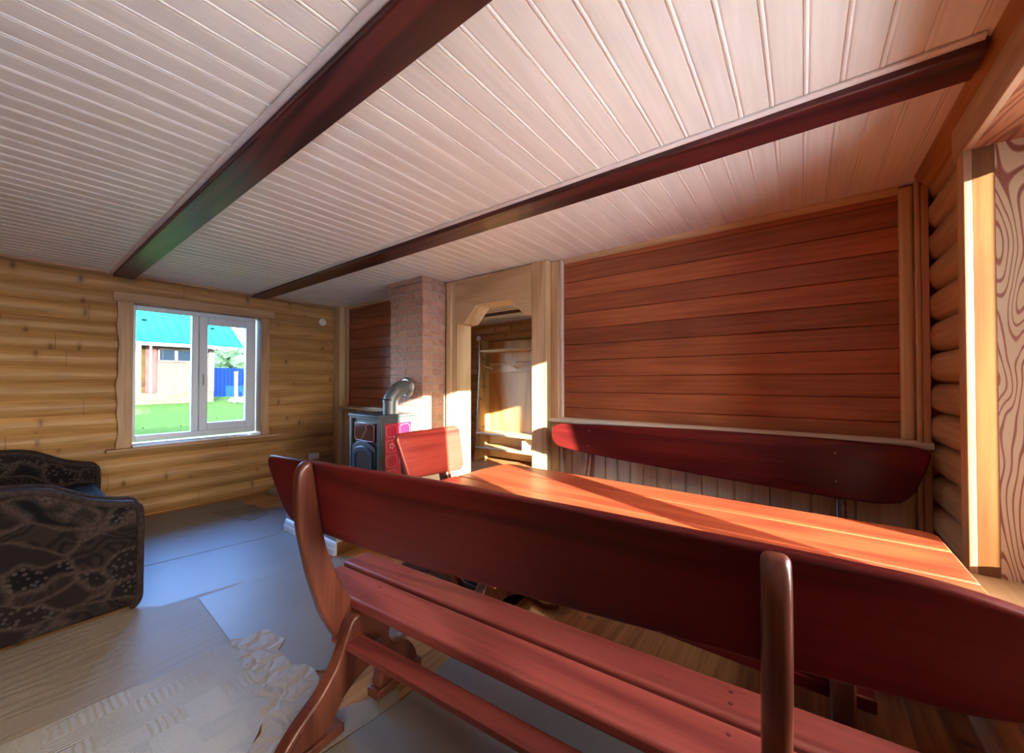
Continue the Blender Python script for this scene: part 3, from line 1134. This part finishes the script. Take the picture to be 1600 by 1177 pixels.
def seat_furniture(name, half, board, post_u, label, cat, loc, rz, group=None, screws=(), drop=0.0, zf=0.0, back=1.0):
    """u along the bench, v towards the seat front, z up"""
    root = tag(empty(name, loc, rz), label, cat, group)
    LEAN = .17
    top = 1.0

    def brd(p, q, t):
        v0 = (top - q) * LEAN
        return (p, v0 + t, q)
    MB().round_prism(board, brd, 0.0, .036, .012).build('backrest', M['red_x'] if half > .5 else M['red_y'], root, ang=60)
    for (u, z) in screws:
        v0 = (top - z) * LEAN + .0365
        MB().cyl((u, v0, z), (0, 1, 0), .0045, .0012, 10).build('screw', M['screw'], root)
    # slats
    for (v0, v1, e) in ((.150, .305, half - .045), (.325, .455, half - .025)):
        MB().box(-e, e + (.10 if half < 1.0 and half > .5 else 0), v0, v1, .408, .450).build('seat_slat', M['red_seat'], root, bevel=.012, seg=3)
        for sg in (-1, 1):
            for vv in (v0 + .045, v1 - .04):
                MB().cyl((sg * (post_u[1] - .085), vv, .4495), (0, 0, 1), .006, .0012, 10).build('plug', M['plug'], root)
    post = [(-.012, 1.008), (-.040, .996), (-.058, .965), (-.060, .86), (-.052, .776), (-.015, .602), (.034, .44), (.075, .355), (.112, .292), (.135, .280), (.175, .288), (.27, .335), (.43, .360), (.445, .375), (.445, .406),
            (.19, .406), (.165, .428), (.118, .520), (.087, .590), (.050, .695), (.040, .745), (.001, .975), (-.003, 1.0)]
    post = [(p, q + (.014 - drop) * max(0.0, (q - .75) / .25)) for p, q in post]
    leg = [(-.170, .046), (.030, .050), (.050, .078), (.090, .135), (.142, .160), (.205, .180), (.250, .165), (.264, .120), (.237, .050), (.460, .050), (.453, .085), (.438, .122), (.402, .168), (.364, .190), (.312, .207), (.290, .245), (.308, .292), (.335, .330), (.340, .4065),
           (.125, .4065), (.102, .360), (.062, .262), (.002, .195), (-.078, .144), (-.128, .100), (-.158, .060)]
    leg = [(p * back if p < 0 else p, q) for p, q in leg]
    for sg in (-1, 1):
        pu = post_u[0] if sg < 0 else post_u[1]
        a, c = (pu - .022, pu + .022)
        MB().round_prism(smooth_outline(post), YZ, a, c, .014, 5).build('post', M['red_post'], root, ang=60)
        a, c = (pu + .0225, pu + .078) if sg < 0 else (pu - .078, pu - .0225)
        lg = MB().round_prism(smooth_outline(leg), YZ, a, c, .011).build('leg', M['red_post'], root, ang=60)
        MB().box(a - .006, c + .006, -.20 * back, .085, zf, .047).build('foot', M['red_post'], lg, bevel=.005)
        MB().box(a - .006, c + .006, .232, .475, zf, .051).build('foot', M['red_post'], lg, bevel=.005)
        bx = c if sg < 0 else a
        MB().cyl((bx - .001 * sg if sg > 0 else bx, .235, .262), (1 if sg < 0 else -1, 0, 0), .010, .008, 12).build('bolt', M['screw'], lg)
    MB().box(post_u[0] - .015, post_u[1] + .015, .092, .165, .300, .324).build('stretcher', M['red_seat'], root, bevel=.004)
    return root


TH = math.radians(5.2)
fb = rounded([(-.992, 1.0), (-.708, 1.006), (-.03, 1.018), (.35, 1.015), (.70, 1.010), (.93, 1.004), (1.10, .96), (1.06, .84), (.97, .806),
              (.69, .784), (.494, .773), (.24, .756), (-.198, .730), (-.48, .726), (-.70, .727), (-.86, .727), (-.912, .745), (-.955, .800), (-1.012, .965)],
             [.02, 0, 0, 0, 0, .06, .06, .05, .06, 0, 0, 0, 0, 0, 0, .05, .05, .05, .02], 4)
seat_furniture('wooden_bench', .99, fb, (-.682, .712),
               'long red wooden bench nearest the camera, its dark back turned to us', 'bench',
               (-.75, .74, 0), TH, 'red benches around the table',
               screws=[(-.6, .8), (-.6, .95), (.6, .85), (.6, .96)], zf=.013)


def mir(pts, c):      # picture x -> local u of the turned bench
    return [(-(x - c), z) for x, z in pts]


rbx = -.55
rb = [(-1.575, .90), (-1.572, .945), (-1.52, .972), (-1.2, .985), (-.5, 1.002), (.1, 1.0), (.42, .99), (.478, .972), (.462, .90), (.415, .775), (.37, .722), (.28, .704), (0, .708), (-.5, .730), (-1.0, .757), (-1.40, .785), (-1.52, .805), (-1.562, .84)]
rb = rounded(mir(rb, rbx)[::-1], .03, 3)
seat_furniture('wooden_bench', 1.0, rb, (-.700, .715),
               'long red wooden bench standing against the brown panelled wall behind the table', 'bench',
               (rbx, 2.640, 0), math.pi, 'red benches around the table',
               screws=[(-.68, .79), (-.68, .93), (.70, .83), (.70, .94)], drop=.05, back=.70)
cb = rounded([(.268, .985), (.27, .72), (.19, .700), (-.15, .702), (-.19, .720), (-.268, .985)], [.06, .05, .03, .02, .03, .05], 5)
cb = [(-p, q) for p, q in cb][::-1]
cb = rounded([(-.268, .990), (-.27, .712), (-.235, .690), (.17, .708), (.205, .725), (.275, .985)], [.055, .04, .04, .05, .05, .055], 5)
seat_furniture('wooden_chair', .27, cb[::-1], (-.150, .150),
               'short red wooden chair with a single board back at the far end of the table', 'chair',
               (-1.975, 1.68, 0), -math.pi / 2, None,
               screws=[(-.19, .94), (-.19, .76), (.20, .93), (.16, .76)], drop=.08, zf=.0086)

# ------------------------------------------------------------ table
tbl = tag(empty('dining_table', (-.63, 1.64, 0)), 'long glossy red plank table standing between the two benches', 'table')
ends = [(-1.01, .18), (-1.005, .20), (-.985, .20), (-.97, .18)]
ys = [(-.41, -.045 - .17), (-.212, -.038), (-.035, .209), (.212, .41)]
for i, (a, c) in enumerate(ys):
    if i == 3:
        pl = rounded([(-.985, a), (1.012, a), (1.012, c), (-.955, c)], [.0, 0, .05, .05], 4)
    elif i == 0:
        pl = rounded([(-1.0, a), (1.005, a), (1.012, c), (-1.0, c)], [.05, .05, 0, 0], 4)
    else:
        pl = [(-1.0 + .008 * i, a), (1.012, a), (1.012, c), (-1.0 + .008 * i, c)]
    MB().prism(pl, XY, .708, .750).build('tabletop_plank', M['red_table'], tbl, bevel=.007, seg=2)
for sx in (-.72, .72):
    tr = [(-.33, 0), (-.17, 0), (-.16, .05), (-.10, .09), (0, .10), (.10, .09), (.16, .05), (.17, 0), (.33, 0), (.33, .05), (.22, .12), (.11, .24), (.10, .40), (.16, .55), (.30, .64), (.34, .70), (-.34, .70), (-.30, .64), (-.16, .55), (-.10, .40), (-.11, .24), (-.22, .12), (-.33, .05)]
    MB().prism(rounded(tr, .03, 2), YZ, sx - .03, sx + .03).build('trestle_leg', M['red_post'], tbl, bevel=.008)
MB().box(-.80, .80, -.06, .06, .30, .345).build('stretcher', M['red_x'], tbl, bevel=.006)
for sx in (-.5, .5):
    MB().box(sx - .03, sx + .03, -.36, .36, .68, .707).build('batten', M['red_x'], tbl)

# ------------------------------------------------------------ sofa
sf = tag(empty('sofa', (-3.97, .0, 0)), 'dark brown patterned fabric sofa at the left edge under the window', 'sofa')
arm = rounded([(.470, .022), (.488, .06), (.490, .50), (.486, .596), (.40, .612), (.30, .645), (.22, .695), (.15, .738), (.07, .757), (-.10, .77), (-.30, .775), (-.44, .765), (-.46, .70), (-.46, .022)], [.02, .02, 0, .035, .03, .03, .03, .03, .03, 0, 0, .03, .03, .02], 3)
for sx, nm in ((.92, 1), (-.74, -1)):
    a = MB().prism(arm, YZ, sx - .17, sx - .006).build('armrest', M['fabric'], sf, bevel=.03, seg=4)
    for xx_ in (sx - .010, sx - .160):
        path = [(xx_, p - .004 if p > .4 else p, q - .004) for p, q in arm if not (q < .1 and p < .4)]
        MB().tube(path, .018, 8).build('piping', M['fabric_edge'], a)
MB().box(-.74, .75, -.40, .42, .06, .30).build('base', M['fabric'], sf, bevel=.02)
MB().box(-.735, -.0025, -.26, .475, .30, .47).build('seat_cushion', M['fabric'], sf, bevel=.045, seg=4)
MB().box(.0025, .745, -.26, .475, .30, .47).build('seat_cushion', M['fabric'], sf, bevel=.045, seg=4)
MB().prism(rounded([(-.46, .30), (-.24, .30), (-.28, .90), (-.34, .95), (-.42, .95), (-.46, .90)], .03, 3), YZ, -.735, .745).build('back_cushion', M['fabric'], sf, bevel=.02)
for sx in (-.82, .83):
    for sy in (-.38, .42):
        MB().cyl((sx, sy, .012), (0, 0, 1), .022, .05, 12, .028).build('foot', M['iron'], sf)

# ------------------------------------------------------------ sheets on the floor


def sheet(name, pts, z, th, mat, label, cat, rnd=0.0, jag=0.0, sub=0.07):
    P = rounded(pts, rnd, 3) if rnd else list(pts)
    if jag:
        Q = []
        for i in range(len(P)):
            a, c = Vector(P[i]), Vector(P[(i + 1) % len(P)])
            n = max(1, int((c - a).length / sub))
            for k in range(n):
                q = a.lerp(c, k / n)
                Q.append((q.x + random.uniform(-jag, jag), q.y + random.uniform(-jag, jag)))
        P = Q
    cx_ = sum(p[0] for p in P) / len(P)
    cy_ = sum(p[1] for p in P) / len(P)
    o = MB().prism([(p[0] - cx_, p[1] - cy_) for p in P], XY, 0, th).build(name, mat, smooth=False)
    o.location = (cx_, cy_, z)
    return tag(o, label, cat, 'sheets protecting the floor')


sheet('cardboard_sheet', [(-3.85, .478), (-2.93, .478), (-2.90, .60), (-2.80, 1.482), (-3.64, 1.482), (-3.67, 1.60), (-4.25, 1.86), (-4.42, 1.62), (-3.78, 1.30)], 0.0005, 0.0025, M['paper_smooth'],
      'smooth pale card sheet on the floor in front of the stove, beside the sofa', 'cardboard')
sheet('cardboard_sheet', [(-5.00, .515), (-3.72, .515), (-3.695, .60), (-3.56, 1.40), (-3.64, 1.49), (-4.25, 1.56), (-4.98, 1.56)], 0.0032, 0.0025, M['paper_smooth'],
      'pale card sheet with a rounded corner lying along the wall under the left window', 'cardboard', rnd=.09)
sheet('cardboard_sheet', [(-4.66, 1.25), (-4.10, 1.40), (-4.20, 1.585), (-4.62, 1.60)], 0.0059, 0.004, M['paper_brown'],
      'small brown card piece on the floor near the far corner of the log wall', 'cardboard')
sheet('paper_sheet', [(-3.07, -.6), (-2.20, -.6), (-2.18, .62), (-2.20, .95), (-2.72, .98), (-2.90, .93), (-2.96, .56), (-3.07, .47)], 0.0032, 0.002, M['paper_ripple'],
      'rippled brown paper on the floor in front of the sofa arm', 'paper', jag=.006)
sheet('cardboard_sheet', [(-2.889, .715), (-2.27, .695), (-2.05, .72), (-1.73, .865), (-1.66, 1.02), (-1.62, 1.46), (-2.10, 1.62), (-2.72, 1.55), (-2.83, 1.27)], 0.0054, 0.003, M['paper_smooth'],
      'pale card sheet with one straight dark edge under the left end of the front bench', 'cardboard', rnd=.02)
sheet('paper_sheet', [(-2.30, -.60), (-1.20, -.60), (-1.36, .40), (-1.73, .66), (-2.10, .785), (-2.265, .705), (-2.257, .385), (-2.27, .22)], 0.0086, 0.002, M['paper_emboss'],
      'embossed whitish paper sheet in the left foreground', 'paper', jag=.005)
sheet('paper_sheet', [(-2.28, .70), (-2.24, .855), (-2.09, .85), (-1.98, .80), (-1.70, .85), (-1.53, .80), (-1.40, .60), (-1.34, .42), (-1.74, .655)], 0.0108, 0.002, M['paper_crumple'],
      'crumpled torn paper strip beside the rear foot of the front bench', 'paper', jag=.018, sub=.05)
sheet('paper_sheet', [(-1.55, .50), (-1.38, .50), (-1.31, .98), (-1.37, 1.02), (-1.47, .83)], 0.0005, 0.002, M['paper_ripple'],
      'narrow folded paper edge along the foot of the front bench', 'paper', jag=.004)
sheet('cardboard_sheet', [(-1.44, -.3), (.20, -.3), (.20, .90), (-.30, 1.46), (-.60, 1.45), (-1.28, 1.38), (-1.33, 1.29), (-1.31, .985)], 0.0027, 0.003, M['paper_smooth'],
      'large grey card sheet on the floor under the seat of the front bench', 'cardboard', rnd=.02)
tag(MB().prism([(-5.0, 1.86), (-4.72, 1.88), (-4.70, 2.16), (-4.98, 2.14)], XY, .001, .05).build('carton_flap', M['card'], bevel=.003),
    'flattened pale carton lying in the far corner below the wall socket', 'carton')
tag(MB().prism(rounded([(-1.30, 1.90), (-1.19, 1.87), (-1.12, 1.93), (-1.17, 2.00), (-1.29, 1.99)], .02, 2), XY, .001, .03).build('offcut_or_lit_floor', M['honey'], bevel=.003),  # sunlit bit of floor, built as a honey coloured block
    'patch of sunlit floor beneath the table, modelled as a honey block', 'offcut')

# ------------------------------------------------------------ hall: coat rack with antler hooks
rk = tag(empty('coat_rack', (-3.70, 5.07, 0)), 'tall wooden coat rack with shelves and antler hooks seen through the doorway', 'coat rack')
X0, X1 = -.60, .85
MB().prism(rounded([(-.40, 0), (0, 0), (0, 2.0), (-.28, 2.0), (-.27, 1.5), (-.31, .9), (-.33, .5)], .01, 2), YZ, X0 - .035, X0).build('side_panel', M['rack_dark'], rk, bevel=.004)
MB().prism(rounded([(-.40, 0), (0, 0), (0, 2.0), (-.28, 2.0), (-.27, 1.5), (-.31, .9), (-.33, .5)], .01, 2), YZ, X1, X1 + .035).build('side_panel', M['rack_dark'], rk, bevel=.004)
MB().box(X0, X1, -.022, 0, .46, 1.45).build('back_panel', M['rack_ply'], rk)
MB().box(X0, X1, -.022, 0, 1.62, 1.97).build('back_panel', M['rack_ply'], rk)
MB().box(X0, X1, -.018, 0, .02, .46).build('lower_back', M['hall_low'], rk)
MB().box(X0, X1, -.27, -.023, 1.79, 1.82).build('top_shelf', M['rack_slab'], rk, bevel=.006)
MB().box(X0, X1, -.37, -.023, .44, .47).build('seat_shelf', M['rack_slab'], rk, bevel=.006)
MB().box(X0, X1, -.38, -.023, .21, .238).build('low_shelf', M['rack_slab'], rk, bevel=.006)
hb_ = MB().box(X0, X1, -.045, -.001, 1.45, 1.615).build('hook_board', M['rack_slab'], rk, bevel=.006)
MB().box(.28, .34, -.30, -.023, .238, .44).build('divider', M['hall_low'], rk)
for (hx, sc_, kind) in ((-.52, .8, 0), (-.08, 1.0, 1), (.34, 1.0, 2), (.66, .9, 1)):
    b = MB()
    z0 = 1.52
    if kind == 0:
        b.tube([(hx, -.045, z0), (hx + .05, -.10, z0 - .01), (hx - .02, -.17, z0 + .02), (hx - .09, -.20, z0 + .06)], [.014, .013, .010, .004], 8)
    elif kind == 1:
        b.tube([(hx + .08, -.045, z0 - .01), (hx + .06, -.10, z0 + .02), (hx - .02, -.15, z0 + .06), (hx - .16, -.19, z0 + .07)], [.018, .016, .012, .004], 8)
        b.tube([(hx + .0, -.14, z0 + .055), (hx - .03, -.16, z0 + .13), (hx - .025, -.17, z0 + .22)], [.012, .010, .003], 8)
        b.tube([(hx + .05, -.11, z0 + .03), (hx + .10, -.14, z0 + .07), (hx + .17, -.15, z0 + .12)], [.011, .009, .003], 8)
    else:
        b.tube([(hx + .03, -.045, z0 - .01), (hx + .05, -.10, z0), (hx, -.14, z0 + .08), (hx + .01, -.16, z0 + .18), (hx + .03, -.17, z0 + .27)], [.018, .017, .014, .011, .003], 8)
    b.build('antler_hook', M['antler'], rk)
# beam on the hall ceiling
r = tag(empty('ceiling_beam', (-2.3, 4.32, 2.275)), 'dark red ceiling beam in the hall, seen through the top of the doorway', 'beam', 'ceiling beams')
MB().box(HX0 + 2.3, XE + 2.3, -.075, .075, 0, .034).build('beam_timber', M['beam'], r, bevel=.006)
bt = MB().box(HX0 + 2.3, XE + 2.3, -.10, -.0755, .012, .034).build('edge_batten', M['ceil_trim'], r, bevel=.003)
bt['label'] = 'whitewashed batten along the beam'

# ------------------------------------------------------------ outside the left window
bmg = bmesh.new()
NX, NY = 50, 50
gv = [[None] * (NY + 1) for _ in range(NX + 1)]
for i in range(NX + 1):
    for j in range(NY + 1):
        gx, gy = -90 + 150 * i / NX, -60 + 130 * j / NY
        gz = -.45 + max(0, min(.56, (-gx - 5.5) * .024)) + random.uniform(-.03, .03)
        gv[i][j] = bmg.verts.new((gx, gy, gz))
for i in range(NX):
    for j in range(NY):
        bmg.faces.new((gv[i][j], gv[i + 1][j], gv[i + 1][j + 1], gv[i][j + 1]))
gb = MB()
gb.bm.free()
gb.bm = bmg
struct(gb.build('ground', M['grass']))

hs = tag(empty('house', (-28, 4.0, 0)), 'neighbouring house with turquoise metal roof beyond the left window', 'house')
fy = lambda y: y - 4.0
MB().box(-6, 0, fy(-9), fy(7.5), .68, 3.25).build('wall', M['wall_pink'], hs, smooth=False)
MB().box(-6.05, .04, fy(-9), fy(7.55), -.1, .68).build('foundation', M['found'], hs, smooth=False)
MB().box(.0, .05, fy(-2), fy(4.55), .70, 3.2).build('siding', M['wall_slat'], hs, smooth=False)
MB().box(.0, .09, fy(4.55), fy(5.0), .70, 3.2).build('corner_board', M['trim_red'], hs, smooth=False)
MB().box(.0, .08, fy(7.3), fy(7.55), .70, 3.2).build('corner_board', M['trim_white'], hs, smooth=False)
for (a, c) in ((5.10, 5.78), (5.86, 6.55)):
    wf = MB()
    wf.box(.0, .07, fy(a - .04), fy(a + .03), 2.40, 3.10).box(.0, .07, fy(c - .03), fy(c + .04), 2.40, 3.10).box(.0, .07, fy(a), fy(c), 2.38, 2.46).box(.0, .07, fy(a), fy(c), 3.02, 3.10)
    wo = wf.build('window', M['trim_white'], hs, smooth=False)
    MB().box(.01, .03, fy(a), fy(c), 2.42, 3.08).build('pane', M['pane_dark'], wo, smooth=False)
# ribbed roof rising away from us
rb_ = []
yy = -10.0
while yy < 8.6:
    rb_ += [(yy, 0), (yy + .30, 0), (yy + .33, .05), (yy + .40, .05), (yy + .43, 0)]
    yy += .45
b = MB()
b.strip(rb_, lambda p, q, t: (.75 - t, fy(p), 3.38 + .62 * t + q), 0, 5.5)
b.strip(rb_, lambda p, q, t: (.75 - t, fy(p), 3.36 + .62 * t), 0, 5.5)
b.build('roof', M['roof'], hs, smooth=False)
MB().box(.66, .72, fy(-10), fy(8.5), 3.18, 3.36).build('fascia', M['trim_white'], hs, smooth=False)
MB().box(-.1, .66, fy(-10), fy(8.4), 3.24, 3.29).build('soffit', M['trim_white'], hs, smooth=False)

struct(MB().box(.96, 10.5, -9, 9, -.45, -.12).build('bounce_paving', plain('pale bounce paving', (.76, .70, .60), .8, noise=.05), smooth=False))  # unseen pale paving added to bounce light up to the ceiling
# tall narrow shed added out of view to block sun from the added window
bn = struct(empty('sun_block_shed', (11.75, -6.2, -.45)))
MB().box(-.75, .75, -2.5, 2.5, 0, 5.3).build('wall', M['debris'], bn, smooth=False)
MB().prism([(-.80, 5.3), (.80, 5.3), (.80, 5.36), (-.80, 5.7)], XZ, -2.5, 2.5).build('roof', M['roof'], bn, smooth=False)

fe = tag(empty('garden_fence', (-36, 14, 0)), 'blue metal garden fence beyond the left window, right of the house', 'fence')
pr = []
yy = -8.0
while yy < 8:
    pr += [(yy, 0), (yy + .12, 0), (yy + .14, .03), (yy + .22, .03), (yy + .24, 0)]
    yy += .25
b = MB()
b.strip(pr, lambda p, q, t: (q, p, t), -.1, 2.35)
b.build('fence_panel', M['fence'], fe, smooth=False)
for yy in (-6, -3, 0, 3, 6):
    MB().box(-.12, -.02, yy - .05, yy + .05, -.1, 2.4).build('post', M['fence'], fe, smooth=False)

tr_ = tag(empty('tree', (-48, 14.2, 0)), 'round green tree behind the blue fence beyond the left window', 'tree')
b = MB()
for i in range(26):
    a, h_ = random.uniform(0, 6.283), random.uniform(0, 1)
    rr = 2.0 * (1 - h_ * .55) * random.uniform(.2, .8)
    b.ball((rr * math.cos(a), rr * math.sin(a), 2.1 + h_ * 3.6), random.uniform(.5, .95), 3, (1, 1, .9), .12)
b.build('foliage', M['leaf'], tr_)
MB().tube([(0, 0, 0), (.1, 0, 1.4), (0, .1, 3.2)], [.22, .18, .10], 10).build('trunk', M['bark'], tr_)
po = tag(empty('marker_post', (-30, 9.3, 0)), 'white upright post in front of the blue fence beyond the left window', 'post')
MB().box(-.07, .07, -.10, .10, 0, 1.9).build('shaft', M['trim_white'], po, smooth=False)
MB().box(-.09, .09, -.12, .12, 1.9, 1.96).build('cap', M['trim_white'], po, smooth=False)
db = MB()
for i in range(26):
    p = Vector((-26 + random.uniform(-1.5, 1.5), 8.7 + random.uniform(-1.2, 1.4), .1 + random.uniform(0, .3)))
    a = random.uniform(0, 3.14)
    L_ = random.uniform(.4, 1.1)
    q = Vector((math.cos(a) * L_, math.sin(a) * L_, random.uniform(-.08, .12)))
    db.tube([p, p + q], random.uniform(.03, .08), 5)
o = tag(db.build('timber_scraps', M['debris'], smooth=False), 'heap of grey timber scraps on the grass beyond the left window', 'debris')
o['kind'] = 'stuff'
